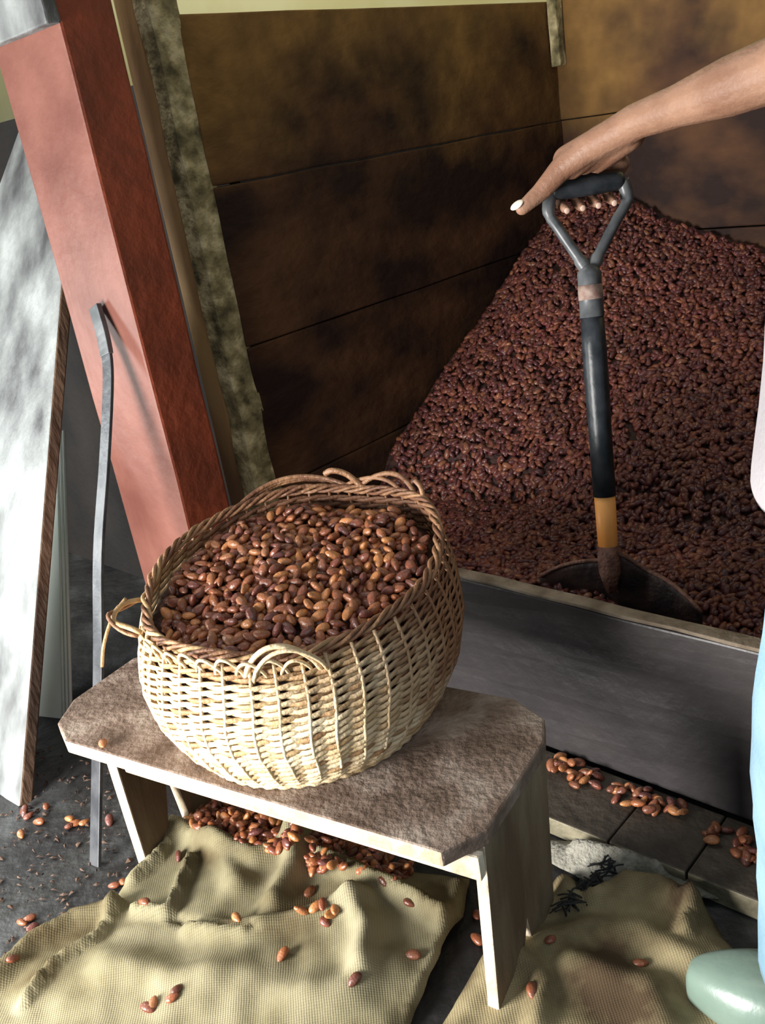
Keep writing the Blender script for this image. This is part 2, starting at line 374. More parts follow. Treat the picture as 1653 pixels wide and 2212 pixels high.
# leaning grey weathered plank at far left
nP = Vv
pc = [onp(75, 1745, (-.834, 1.639, 0), nP), onp(152, 700, (-.834, 1.639, 0), nP)]
def tilt(p, k=.10): return p+Vv*(p.z*k)
# plank leans back against the beam: rebuild edge points so that the tilted plank keeps its outline
nT = (Vv - Z*.0); nT = (Vv*1-Z*.52).normalized()
base = atz(42, 1745, .003)
bR = onp(42, 1745, base, nT); tR = onp(160, 262, base, nT); tL = onp(42, 275, base, nT); mL = onp(-60, 560, base, nT); bL = onp(-130, 1640, base, nT)
th = nT*.030; th = Vector(th)
poly = [bR, tR, tL, mL, bL]
V_ = poly+[p+th for p in poly]; n = 5
F_ = [tuple(range(n))[::-1], tuple(range(n, 2*n))]+[(i, (i+1) % n, n+(i+1) % n, n+i) for i in range(n)]
gp = mesh_obj('grey_plank', V_, F_, [M_grey, M_greyedge]); gp.data.polygons[2].material_index = 1
gp.data.polygons[1].flip() if False else None
bm = bmesh.new(); bm.from_mesh(gp.data); bmesh.ops.recalc_face_normals(bm, faces=bm.faces)
bmesh.ops.subdivide_edges(bm, edges=[e for e in bm.edges if e.calc_length() > .3], cuts=10, use_grid_fill=True)
bm.to_mesh(gp.data); bm.free(); bevel(gp, .004)
tag(gp, 'wide weathered grey plank leaning at the far left, brown sawn edge', 'plank')
# pale fluted board seen in the gap
g0 = atz(60, 1545, 0); g1 = atz(158, 1556, 0)
gdir = (g0-g1).normalized(); lean = onp(142, 930, g1, nT)-g1
wide = (g0-g1).length
bd = hexa('pale_board', g1+gdir*.03, gdir*wide, Vv*.015, lean, M_white, None, .002)
fr = []
for k in range(3):
    q0 = g1+gdir*(.004+.011*k)-Vv*.002; fr.append(sweep([q0, q0+lean*.5, q0+lean], .0045, 8))
v_, f_ = join(fr); rb = mesh_obj('ribbed_edge', v_, f_, M_white, None, True)
pb = tag(empty('pale_upright_board', g1), 'narrow white upright board with ribbed edge in the gap behind grey plank', 'board')
adopt(pb, bd, rb)

# thin grey iron strap leaning on the red post
strap_px = [(206, 1870, None), (213, 1450), (213, 1200), (226, 1000), (234, 820), (226, 740), (205, 662)]
b0 = atz(206, 1868, .004); b1 = onp(205, 662, Mc-Vv*.012, Vv)
sp = []
for q in strap_px:
    D0, D1 = (b0-CAM).dot(FW), (b1-CAM).dot(FW)
    t = (1868-q[1])/(1868-662)
    # interpolate on the plane through b0, b1 (inverse depth is linear along it)
    sp.append(dep(q[0], q[1], 1/((1-t)/D0+t/D1)))
sp = catmull(sp, 5)
wdir = (D*-1+Vv*.15).normalized(); tt = (b1-b0).normalized()
V_, F_ = sweep(sp, 1, 4, flat=(.0135*1.41, .003*1.41), ref=[(-D)]*len(sp))
# rotate square section to lie flat
V_, F_ = [], []
for i, p in enumerate(sp):
    t = (sp[min(i+1, len(sp)-1)]-sp[max(i-1, 0)]).normalized(); a = (-D-t*(-D).dot(t)).normalized(); b = t.cross(a)
    for s1, s2 in ((-1, -1), (1, -1), (1, 1), (-1, 1)): V_.append(p+a*.0155*s1+b*.0035*s2)
for i in range(len(sp)-1):
    for k in range(4): F_.append((i*4+k, i*4+(k+1) % 4, i*4+4+(k+1) % 4, i*4+4+k))
F_ += [(3, 2, 1, 0), tuple(len(V_)-4+k for k in range(4))]
st = mesh_obj('blade', V_, F_, M_steel); bevel(st, .001)
i0 = len(sp)-8
V_, F_ = [], []
for i in range(i0, len(sp)):
    p = sp[i]; t = (sp[min(i+1, len(sp)-1)]-sp[i-1]).normalized(); a = (-D-t*(-D).dot(t)).normalized(); b = t.cross(a)
    for s1, s2 in ((-1, -1), (1, -1), (1, 1), (-1, 1)): V_.append(p+a*(.0165*s1)+b*.0055*s2)
m_ = len(sp)-i0
for i in range(m_-1):
    for k in range(4): F_.append((i*4+k, i*4+(k+1) % 4, i*4+4+(k+1) % 4, i*4+4+k))
F_ += [(3, 2, 1, 0), tuple(len(V_)-4+k for k in range(4))]
sg = mesh_obj('grip', V_, F_, M_yoke); bevel(sg, .001); sg['label'] = 'darker wrapped top end'
ir = tag(empty('iron_strap', b0), 'long thin flat grey iron strap leaning against the red post', 'metal bar'); adopt(ir, st, sg)

# ------------------------------------------------------------------ stool
SO = Vector((-.54, 1.318, 0)); ex = Vector((.827, -.562, 0)).normalized(); ey = Vector((.562, .827, 0)).normalized()
def sl(s, t, z=0.0): return SO+ex*s+ey*t+Z*z
stool = tag(empty('wooden_stool', sl(.26, .17)), 'rough low wooden bench stool with clipped corners under the basket', 'stool')
top = [(-.075, .0), (.655, 0), (.694, .06), (.697, .26), (.675, .315), (.61, .350), (-.08, .345), (-.160, .25), (-.166, .10), (-.135, .035)]
V_, F_ = prism([sl(s, t) for s, t in top], .304, .33)
seat = mesh_obj('seat', V_, F_, [M_stool, M_stooledge])
seat.data.polygons[2].material_index = 1  # front edge paler: daylight on it is put into the colour
bevel(seat, .004, 2); adopt(stool, seat)
def legboard(s0, s1, lean, tt, notch, name, label=None, wf=.06):
    """end board whose foot has an inverted-V cut: outline in (t, z), extruded along s"""
    t0, t1, f0, f1 = tt; zt = .304
    ol = [(t0, zt), (f0, 0), (f0+wf, 0), ((f0+f1)/2+.01, notch), (f1-wf, 0), (f1, 0), (t1, zt)]
    P = []
    for t, z in ol: k = (zt-z)/zt*lean; P.append((s0+k, t, z))
    for t, z in ol: k = (zt-z)/zt*lean; P.append((s1+k, t, z))
    n = 7; Vx = [sl(*p) for p in P]
    Fx = [(0, 1, 2, 3), (0, 3, 6), (3, 4, 5, 6), (10, 9, 8, 7), (13, 10, 7), (13, 12, 11, 10)]+[(i, (i+1) % n, n+(i+1) % n, n+i) for i in range(n)]
    o = mesh_obj(name, Vx, Fx, [M_stoolleg, M_stooledge])
    bm = bmesh.new(); bm.from_mesh(o.data); bmesh.ops.recalc_face_normals(bm, faces=bm.faces)
    for f in bm.faces:
        if f.normal.dot(-ey) > .7: f.material_index = 1  # front edges coloured pale as if lit
    bm.to_mesh(o.data); bm.free(); bevel(o, .003); adopt(stool, o)
    if label: o['label'] = label
    return o
legboard(.671, .690, -.004, (.055, .275, .035, .255), .075, 'leg', 'end board with an inverted-V cut, olive brown outer face', wf=.088)
legboard(-.056, -.030, -.014, (.05, .27, .058, .245), .20, 'leg', 'splayed end board with front edge coloured as lit')
ap = []
o = hexa('apron', sl(.014, .033, .262), ex*.676, ey*.016, Z*.041, M_stooledge, None, .003); adopt(stool, o); o['label'] = 'pale rail under the front edge'
o = hexa('apron', sl(.008, .27, .262), ex*.655, ey*.018, Z*.042, M_stoolleg, None, .003); adopt(stool, o)

# ------------------------------------------------------------------ basket
BCt = Vector((-.165, 1.305, .331))
bask = tag(empty('wicker_basket', BCt), 'round straw-coloured wicker basket heaped with cocoa beans on the stool', 'basket')
def rimz(th):   # th: 0 = +x, pi/2 = +y (away)
    return .268+.036*math.sin(th)+.012*math.cos(th)+.006*math.sin(3*th+1)+.004*math.sin(5*th)
prof = [(0, .178), (.08, .200), (.2, .222), (.4, .246), (.6, .256), (.8, .250), (1, .233)]
def prad(h):
    for (a, r), (b, q) in zip(prof, prof[1:]):
        if h <= b: k = (h-a)/(b-a); k = k*k*(3-2*k)*.4+k*.6; return r+(q-r)*k
    return prof[-1][1]
def bpt(th, h, dr=0, dz=0):
    r = prad(min(1, max(0, h)))+dr+.004*math.sin(2*th+.6)
    return BCt+Vector((r*math.cos(th)+.012*h, r*math.sin(th)*.97+.022*h, h*rimz(th)+dz+.004))
NS = 40; ROWS = 20
V_, F_ = prism([BCt+Vector((.182*math.cos(a*.2094), .178*math.sin(a*.2094), 0))-Vector((0, 0, BCt.z)) for a in range(30)], BCt.z+.001, BCt.z+.007)
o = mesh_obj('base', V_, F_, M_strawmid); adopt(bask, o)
for k in range(NS):
    th = 2*math.pi*(k+.3)/NS+random.uniform(-.012, .012)
    P = [bpt(th+.01*math.sin(j), j/10*.985+.0, dr=.0032) for j in range(11)]
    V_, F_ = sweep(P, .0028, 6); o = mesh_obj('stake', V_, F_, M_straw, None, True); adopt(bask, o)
for r in range(ROWS):
    for s in (0, 1):
        P = []; ref = []; n = NS*4; ph = random.uniform(-.2, .2)
        for i in range(n):
            th = 2*math.pi*(i/n); u = (th*NS/(2*math.pi)-.3+(r % 2)*0)
            c = math.cos(math.pi*u+s*math.pi+(r % 2)*math.pi*0); sn = math.sin(math.pi*u+s*math.pi)
            h = (r+.55)/ROWS*.965+.0035*noise.noise(Vector((th*2, r*3.1, s)))
            P.append(bpt(th, h, dr=.0036*c+.0008*noise.noise(Vector((i*.3, r, s))), dz=.0026*sn))
            ref.append(Vector((math.cos(th), math.sin(th), .0)))
        V_, F_ = sweep(P, 1, 6, True, flat=(.0017, .0045), ref=ref)
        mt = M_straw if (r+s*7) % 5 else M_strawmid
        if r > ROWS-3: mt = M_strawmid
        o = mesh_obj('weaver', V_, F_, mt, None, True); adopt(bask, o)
# foot ring
P = [bpt(2*math.pi*i/160, .0, dr=.006+.002*math.sin(i*1.9), dz=.002+.0012*math.cos(i*1.9)) for i in range(160)]
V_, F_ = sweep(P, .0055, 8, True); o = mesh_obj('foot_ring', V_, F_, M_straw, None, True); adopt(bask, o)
# braided rim: three wandering canes
for s in range(4):
    P = []
    for i in range(240):
        th = 2*math.pi*i/240; ph = 15*th+s*math.pi/2
        P.append(bpt(th, 1, dr=.0055*math.cos(ph)-.001+.004*noise.noise(Vector((th*4, s*5, 2))), dz=.0055*math.sin(ph)+.003+.003*noise.noise(Vector((th*3, s, 0)))))
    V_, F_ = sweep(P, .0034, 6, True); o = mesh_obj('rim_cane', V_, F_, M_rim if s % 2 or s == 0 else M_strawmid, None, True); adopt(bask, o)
# scalloped border loops at the lit front left
def loop(th0, th1, hgt, rad, mt, dz0=-.015, dr=.006, name='handle_loop', k=14):
    P = []
    for j in range(k+1):
        t = j/k; th = th0+(th1-th0)*t
        P.append(bpt(th, 1, dr=dr+.01*math.sin(math.pi*t), dz=dz0+(hgt-dz0)*math.sin(math.pi*t)**.7))
    V_, F_ = sweep(catmull(P, 2), rad, 8); o = mesh_obj(name, V_, F_, mt, None, True); adopt(bask, o); return o
for k in range(9):
    a = R(205)+k*R(7.5)
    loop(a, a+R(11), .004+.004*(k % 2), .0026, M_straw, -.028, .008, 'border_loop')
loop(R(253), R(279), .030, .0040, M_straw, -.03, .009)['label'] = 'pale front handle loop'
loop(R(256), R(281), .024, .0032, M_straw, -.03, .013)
for c in range(3): loop(R(60+c*2), R(118-c*3), .024-.005*c, .0040, M_rim, -.006, .002+c*.004)
loop(R(28), R(62), .030, .0045, M_rim, -.006, .004); loop(R(35), R(70), .022, .0038, M_rim, -.006, .0)
# left handle: twisted cane ring standing out from the side, with a hanging tail
thL = R(187)
for c, (dd, rr) in enumerate(((0, .0042), (.006, .0034))):
    P = []
    for j in range(15):
        t = j/14; a = math.pi*t
        p = bpt(thL-R(9)+R(20)*t, .97, dr=.010+.038*math.sin(a)+dd, dz=.012*math.sin(a)+.004*math.sin(9*t+c*3))
        P.append(p)
    V_, F_ = sweep(P, rr, 7); o = mesh_obj('handle_loop', V_, F_, M_rim if c else M_strawmid, None, True); adopt(bask, o)
P = catmull([bpt(thL-R(6), .98, .03, .014), bpt(thL-R(2), .95, .050, .006), bpt(thL, .85, .060, -.004), bpt(thL+R(1), .70, .062, 0)], 5)
V_, F_ = sweep(P, .003, 6); o = mesh_obj('loose_cane_end', V_, F_, M_strawmid, None, True); adopt(bask, o)
P = catmull([bpt(R(58), 1, .004, .004), bpt(R(64), 1, 0, .030), bpt(R(70), 1, -.004, .038), bpt(R(74), 1, .0, .03)], 5)
V_, F_ = sweep(P, .0055, 7); o = mesh_obj('loose_cane_end', V_, F_, M_rim, None, True); adopt(bask, o)
P = catmull([bpt(R(22), 1, .004, .0), bpt(R(24), 1, .006, .02), bpt(R(27), 1, .004, .03)], 5)
V_, F_ = sweep(P, .0045, 7); o = mesh_obj('loose_cane_end', V_, F_, M_rim, None, True); adopt(bask, o)

# ------------------------------------------------------------------ beans
bm_mesh = bpy.data.meshes.new('cocoa_bean'); bm_mesh.from_pydata(TH_.tolist(), [], FH); bm_mesh.materials.append(M_bean)
bm_mesh.polygons.foreach_set('use_smooth', [True]*len(bm_mesh.polygons))
proto = bpy.data.objects.new('cocoa_bean', bm_mesh); first = [True]
def bean(p, nrm, label, group=None, tilt=.35, sc=None):
    if first[0]: o = proto; first[0] = False
    else: o = proto.copy()
    COL.objects.link(o)
    q = nrm.to_track_quat('Z', 'Y') @ Matrix.Rotation(random.uniform(0, 6.283), 3, 'Z').to_quaternion() @ \
        Matrix.Rotation(random.gauss(0, tilt), 3, 'X').to_quaternion() @ Matrix.Rotation(random.gauss(0, tilt), 3, 'Y').to_quaternion()
    o.rotation_mode = 'QUATERNION'; o.rotation_quaternion = q; o.location = p
    s = sc or random.uniform(.9, 1.15); o.scale = (s, s, s)
    for k in ('label', 'category', 'group'):
        if k in o: del o[k]
    tag(o, label, 'bean', group); return o
# mass inside the basket
def surf(x, y):   # height above BCt of the bean surface, x,y relative to rim centre
    r = math.hypot(x, y); th = math.atan2(y, x)
    return rimz(th)*min(1, r/.2)+.268*(1-min(1, r/.2)) - .030 + .022*(1-(r/.22)**2) + .010*noise.noise(Vector((x*14, y*14, 1)))
RC = BCt+Vector((.012, .022, 0))
V = []; Fc = []; nr, na = 12, 40
V.append(RC+Z*(surf(0, 0)-.010))
for i in range(1, nr+1):
    for k in range(na):
        a = 2*math.pi*k/na; r = .216*i/nr; x, y = r*math.cos(a), r*math.sin(a)*.97; V.append(RC+Vector((x, y, surf(x, y)-.010)))
for k in range(na): Fc.append((0, 1+k, 1+(k+1) % na))
for i in range(nr-1):
    for k in range(na): q = 1+i*na; Fc.append((q+k, q+na+k, q+na+(k+1) % na, q+(k+1) % na))
hs = [.82, .6, .4, .2, .03]
for h in hs:
    for k in range(na): th = 2*math.pi*k/na; V.append(bpt(th, h, dr=-.012))
for i in range(len(hs)):
    q = 1+(nr-1+i)*na
    for k in range(na): Fc.append((q+k, q+na+k, q+na+(k+1) % na, q+(k+1) % na))
cands = []
tries = 0; cell = {}
def far(x, y, d, lay):
    cx, cy = int(x//d), int(y//d)
    for i in (-1, 0, 1):
        for j in (-1, 0, 1):
            for (a, b) in cell.get((lay, cx+i, cy+j), ()):
                if (a-x)**2+(b-y)**2 < d*d: return False
    cell.setdefault((lay, cx, cy), []).append((x, y)); return True
for lay, (dmin, dz, n) in enumerate(((.0125, -.004, 12000), (.0158, .0055, 9000))):
    for _ in range(n):
        r = .212*math.sqrt(random.random()); a = random.uniform(0, 6.283); x, y = r*math.cos(a), r*math.sin(a)*.97
        if far(x, y, dmin, lay): cands.append((lay, x, y, dz))
topb = [c for c in cands if c[0] == 1]
topb.sort(key=lambda c: c[2])        # nearest first
ind = set(); 
for c in topb:
    if len(ind) < 150 and math.hypot(c[1], c[2]/.97) < .198: ind.add(c)
stuffpts = []
for c in cands:
    lay, x, y, dz = c
    e = .012; nx = -(surf(x+e, y)-surf(x-e, y))/(2*e); ny = -(surf(x, y+e)-surf(x, y-e))/(2*e)
    n_ = Vector((nx, ny, 1)).normalized(); p = RC+Vector((x, y, surf(x, y)+dz+random.uniform(-.002, .003)))
    if c in ind: bean(p, n_, 'glossy brown cocoa bean on the near side of the beans filling the basket', 'cocoa beans on top in the basket', .6)
    else: stuffpts.append((p, n_))
TM, FM = bean_template(8, 6)
bv, bf = scatter(stuffpts, TM, FM, .6)
o = len(V); nb = len(Fc)
bs = mesh_obj('basket_beans', V+[Vector(v) for v in bv], Fc+[tuple(i+o for i in f) for f in bf], [M_under, M_beanstuff], None, True)
mi = np.ones(len(bs.data.polygons), dtype=np.int32); mi[:nb] = 0; bs.data.polygons.foreach_set('material_index', mi)
tag(bs, 'mass of wet brown cocoa beans filling the wicker basket', 'beans', kind='stuff')

# ------------------------------------------------------------------ sacks
def segd(x, y, a, b):
    dx, dy = b[0]-a[0], b[1]-a[1]; L = dx*dx+dy*dy; t = max(0, min(1, ((x-a[0])*dx+(y-a[1])*dy)/L)) if L else 0
    return math.hypot(x-a[0]-dx*t, y-a[1]-dy*t)
def make_cloth(name, poly, ridges, mt, base=.004, edge=.010, wob=.006, res=.0085, amp=.011, seed=0, th=.003):
    P = [atz(x, y, 0) for x, y in poly]; B = []
    for i, p in enumerate(P):
        q = P[(i+1) % len(P)]; n = max(1, int((q-p).length/.012))
        for k in range(n):
            c = p.lerp(q, k/n); c = c+noise.noise_vector(c*22+Vector((seed, 0, 0)))*wob; B.append((c.x, c.y))
    RG = [([atz(x, y, 0).to_2d()[:] for x, y in pl], w_, h_) for pl, w_, h_ in ridges]
    Ba = np.array(B); Bn = np.roll(Ba, -1, 0)
    def edist(x, y):
        d = Bn-Ba; t = np.clip(((x-Ba[:, 0])*d[:, 0]+(y-Ba[:, 1])*d[:, 1])/(np.sum(d*d, 1)+1e-12), 0, 1)
        return float(np.min(np.hypot(x-Ba[:, 0]-d[:, 0]*t, y-Ba[:, 1]-d[:, 1]*t)))
    def inside(x, y):
        c = ((Ba[:, 1] > y) != (Bn[:, 1] > y)) & (x < (Bn[:, 0]-Ba[:, 0])*(y-Ba[:, 1])/(Bn[:, 1]-Ba[:, 1]+1e-12)+Ba[:, 0])
        return bool(np.count_nonzero(c) % 2)
    def hz(x, y, ed=None):
        if ed is None: ed = edist(x, y) if inside(x, y) else -1
        if ed < 0: return 0
        k = min(1, ed/.03); z = base+edge*math.sin(k*math.pi/2)
        v = Vector((x, y, seed))
        z += k*(amp*(.5+noise.noise(v*9))+amp*.42*noise.noise(v*24))
        for pl, w_, h_ in RG:
            dd = min(segd(x, y, a, b) for a, b in zip(pl, pl[1:])); z += 1.45*h_*math.exp(-(dd/w_)**2)*min(1, ed/.015+.5)
        return max(.002, z)
    pts = list(B); xs = Ba[:, 0]; ys = Ba[:, 1]; y = ys.min()
    while y < ys.max():
        x = xs.min()
        while x < xs.max():
            px, py = x+random.uniform(-.001, .001), y
            if inside(px, py) and edist(px, py) > res*.6: pts.append((px, py))
            x += res
        y += res
    nb = len(B)
    r = delaunay_2d_cdt([Vector(p) for p in pts], [], [list(range(nb))] if False else [tuple(range(nb))], 1, 1e-6)
    vv, ff = r[0], r[2]
    V = [(v.x, v.y, hz(v.x, v.y, edist(v.x, v.y) if inside(v.x, v.y) else 0)) for v in vv]
    o = mesh_obj(name, V, [tuple(f) for f in ff], mt, None, True)
    bm = bmesh.new(); bm.from_mesh(o.data); bmesh.ops.recalc_face_normals(bm, faces=bm.faces)
    if sum(f.normal.z for f in bm.faces) < 0: bmesh.ops.reverse_faces(bm, faces=bm.faces)
    bm.to_mesh(o.data); bm.free()
    s = o.modifiers.new('thickness', 'SOLIDIFY'); s.thickness = th; s.offset = 1
    return o, hz
poly1 = [(-160, 2230), (0, 2105), (70, 2040), (160, 1992), (245, 1965), (285, 1895), (345, 1850), (380, 1775), (520, 1745), (660, 1790), (760, 1840),
         (900, 1890), (1015, 1905), (1000, 1985), (955, 2060), (915, 2160), (860, 2300), (820, 2420), (-200, 2480)]
rid1 = [([(395, 1815), (470, 1850), (560, 1880), (620, 1855), (655, 1805)], .018, .022),
        ([(655, 1795), (640, 1900), (600, 1975)], .022, .022),
        ([(700, 1880), (800, 1925), (900, 1965), (960, 2010)], .016, .022),
        ([(470, 1850), (520, 1930)], .024, .012),
        ([(0, 2140), (80, 2060), (170, 2005), (250, 1985)], .017, .020),
        ([(60, 2190), (130, 2110), (215, 2050), (262, 1975)], .007, .014),
        ([(290, 1925), (350, 1870), (385, 1800)], .010, .016),
        ([(300, 1990), (370, 1995), (395, 1940), (420, 1880)], .009, .018),
        ([(420, 2030), (540, 2035), (650, 2010), (740, 1985), (800, 1965)], .015, .016),
        ([(760, 1960), (800, 2040), (790, 2120)], .020, .018),
        ([(380, 2005), (480, 2030), (560, 2035)], .006, -.010),
        ([(1000, 1930), (960, 2050), (900, 2200)], .014, .012),
        ([(250, 2110), (420, 2140), (600, 2110)], .03, .010),
        ([(640, 2180), (760, 2160), (850, 2100)], .03, .012)]
sack1, hz1 = make_cloth('burlap_sack', poly1, rid1, M_burlap, seed=1)
tag(sack1, 'rumpled olive burlap sack on the floor in front of the stool', 'sack')
poly2 = [(1120, 2000), (1180, 1930), (1230, 1900), (1290, 1950), (1350, 1915), (1430, 1925), (1500, 1960), (1560, 2030), (1640, 2110), (1760, 2200), (1800, 2380), (1000, 2420),
         (940, 2260), (985, 2170), (1050, 2070)]
rid2 = [([(1290, 1960), (1360, 1925), (1440, 1935), (1510, 2000)], .018, .022), ([(1180, 2060), (1280, 2030), (1400, 2050), (1490, 2100)], .026, .014),
        ([(1120, 2090), (1180, 2150), (1160, 2230)], .016, .014), ([(1500, 1980), (1480, 2040)], .012, .02), ([(1240, 2110), (1400, 2150), (1440, 2240)], .025, .014),
        ([(1210, 1915), (1240, 1960)], .012, .014)]
sack2, hz2 = make_cloth('burlap_sack', poly2, rid2, M_burlap2, seed=9)
tag(sack2, 'dark-stained burlap sack on the floor behind the right stool leg and boot', 'sack')
poly3 = [(1195, 1830), (1300, 1835), (1400, 1870), (1500, 1910), (1580, 1960), (1480, 1945), (1380, 1915), (1300, 1935), (1225, 1895), (1185, 1870)]
rag, hz3 = make_cloth('grey_rag', poly3, [([(1250, 1860), (1330, 1880), (1420, 1905)], .012, .014)], M_dust, seed=15, res=.006, base=.012, amp=.008)
tag(rag, 'dusty grey crumpled rag lying along the step edge', 'rag')
# charred frayed fibre bundle
fr = []
for k in range(70):
    t = random.random(); c = Vector(atz(1325-110*t+random.uniform(-14, 14), 1895+105*t+random.uniform(-10, 10), 0)); c.z = .022+random.uniform(0, .014)
    a = random.uniform(0, 6.283); d_ = Vector((math.cos(a)*.02, math.sin(a)*.012, random.uniform(-.006, .008)))
    fr.append(sweep(catmull([c-d_, c+Vector((0, 0, random.uniform(0, .008))), c+d_], 3), .0016, 4))
V_, F_ = join(fr); o = mesh_obj('frayed_fibre', V_, F_, M_fray); tag(o, 'black frayed fibre tuft on the stained sack near the step', 'fibre', kind='stuff')

fr = []
for k in range(340):
    px, py = random.uniform(0, 330), random.uniform(1600, 2120)
    c = atz(px, py, .003); a = random.uniform(0, 6.283); l_ = random.uniform(.003, .010); d_ = Vector((math.cos(a), math.sin(a), 0))*l_; e_ = Vector((-math.sin(a), math.cos(a), .2))*l_*random.uniform(.2, .6)
    fr.append(([c-d_, c-e_+Z*.001, c+d_, c+e_+Z*.002, c+Z*.004], [(0, 1, 4), (1, 2, 4), (2, 3, 4), (3, 0, 4)]))
V_, F_ = join(fr); o = mesh_obj('husk_crumbs', V_, F_, mat('husk_crumb', (.02, .012, .010), (.12, .07, .045), scale=30, rough=.8)); tag(o, 'dark husk crumbs strewn over the floor at the left', 'debris', kind='stuff')
# ---- loose beans
def sackz(x, y): return max(hz1(x, y), hz2(x, y), hz3(x, y))
def drop(px, py, label, group=None, lift=.0065, z=None, tilt=.3):
    if z is None:
        p = atz(px, py, .02)
        for _ in range(4): zz = sackz(p.x, p.y); p = atz(px, py, zz+lift)
        p.z = sackz(p.x, p.y)+lift
    else: p = atz(px, py, z+lift)
    return bean(p, Z, label, group, tilt)
for px, py in [(52, 1752), (62, 1762), (100, 1741), (84, 1774), (150, 1768), (162, 1778), (152, 1783), (45, 1802), (236, 1772), (182, 1776)]:
    drop(px, py, 'cocoa bean on the dark floor between grey plank and iron strap', 'beans scattered on the dark floor by the grey plank')
for px, py in [(246, 1912), (265, 1905)]: drop(px, py, 'cocoa bean of a pair on the dark floor left of the sack', 'pair of beans beside the sack')
for px, py in [(48, 1992), (70, 2002), (62, 1984)]: drop(px, py, 'cocoa bean of the trio on the dark floor at the left', 'trio of beans on the left floor')
drop(27, 2066, 'single cocoa bean on the floor nearest the bottom left corner')
drop(222, 1606, 'small reddish cocoa bean on the left end of the stool seat', z=.331)
drop(385, 1850, 'cocoa bean on the sack beside the left stool leg')
drop(316, 1960, 'cocoa bean in the curled left fold of the olive sack')
drop(512, 1986, 'orange-brown cocoa bean alone in the middle of the olive sack')
drop(670, 1926, 'cocoa bean on the sack just below the bean trail under the stool')
for px, py in [(655, 1984), (685, 1975), (700, 1968), (715, 1976), (702, 1992), (725, 1968)]:
    drop(px, py, 'cocoa bean in the small cluster at the middle of the olive sack', 'bean cluster on the olive sack')
drop(886, 1955, 'dark cocoa bean on the right half of the olive sack'); drop(892, 2062, 'pinkish cocoa bean near the right edge of the olive sack')
drop(766, 2116, 'glossy cocoa bean with a highlight low on the olive sack')
for px, py in [(383, 2136), (372, 2155), (320, 2175), (330, 2168)]:
    drop(px, py, 'cocoa bean of the bottom group on the olive sack', 'beans low on the olive sack')
drop(610, 2062, 'faint reddish cocoa bean at the centre of the olive sack')
drop(1030, 1976, 'cocoa bean on the floor between olive sack and right stool leg'); drop(1032, 2028, 'lower cocoa bean between olive sack and right stool leg')
drop(1190, 2029, 'orange cocoa bean beside the back right stool leg'); drop(1385, 2080, 'reddish cocoa bean on the dark-stained sack left of the boot')
drop(1150, 2140, 'dark cocoa bean on the stained sack by the front right stool leg')
def inpoly(x, y, p):
    c = False
    for i in range(len(p)):
        (x1, y1), (x2, y2) = p[i], p[i-1]
        if (y1 > y) != (y2 > y) and x < (x2-x1)*(y-y1)/(y2-y1)+x1: c = not c
    return c
def pile(poly, n_ind, n_stuff, label, group, sname, slabel, zf, hump=.012, d=13):
    xs = [p[0] for p in poly]; ys = [p[1] for p in poly]; got = []; k = 0
    while len(got) < n_ind+n_stuff and k < 20000:
        k += 1; x, y = random.uniform(min(xs), max(xs)), random.uniform(min(ys), max(ys))
        if not inpoly(x, y, poly): continue
        if len(got) < n_ind and any(abs(x-a)+abs(y-b)*1.4 < d for a, b in got): continue
        got.append((x, y))
    sp_ = []
    for i, (x, y) in enumerate(got):
        z = zf(x, y)+random.uniform(.006, .006+hump)
        if i >= n_ind: z -= .005
        p = atz(x, y, z)
        if i < n_ind: bean(p, Z, label, group, .5)
        else: sp_.append((p, Z.copy()))
    if sp_:
        v_, f_ = scatter(sp_, TM, FM, .5); o = mesh_obj(sname, v_, f_, M_beanstuff, None, True); tag(o, slabel, 'beans', kind='stuff')
def zsack(x, y): p = atz(x, y, .02); return sackz(p.x, p.y)
pile([(405, 1770), (440, 1735), (640, 1740), (655, 1790), (620, 1830), (585, 1838), (500, 1812), (430, 1795)], 46, 330,
     'cocoa bean in the pile held by the sack fold under the stool', 'beans in the sack fold under the stool', 'spilled_beans', 'heaped cocoa beans in the sack fold under the stool', zsack, .034)
pile([(670, 1800), (760, 1815), (890, 1868), (885, 1895), (830, 1905), (760, 1875), (700, 1880), (672, 1885), (668, 1840)], 28, 130,
     'cocoa bean in the trail below the stool front edge', 'beans trailing over the sack', 'spilled_beans', 'trail of cocoa beans on the sack under the stool edge', zsack, .022)
st_z = lambda x, y: .040
for pl, ni, ns, lb, gr in (([(1188, 1622), (1300, 1660), (1295, 1700), (1225, 1695), (1190, 1668)], 16, 9, 'cocoa bean on the step beside the stool corner', 'step beans beside the stool'),
        ([(1318, 1690), (1400, 1705), (1480, 1738), (1490, 1765), (1420, 1757), (1330, 1730)], 18, 8, 'cocoa bean in the middle cluster on the step', 'step beans in the middle cluster'),
        ([(1525, 1782), (1600, 1795), (1652, 1820), (1652, 1868), (1580, 1850), (1530, 1815)], 16, 8, 'cocoa bean on the step next to the jeans', 'step beans next to the jeans')):
    pile(pl, ni, ns, lb, gr, 'spilled_beans', 'small spill of cocoa beans'+lb[10:], st_z, .006)

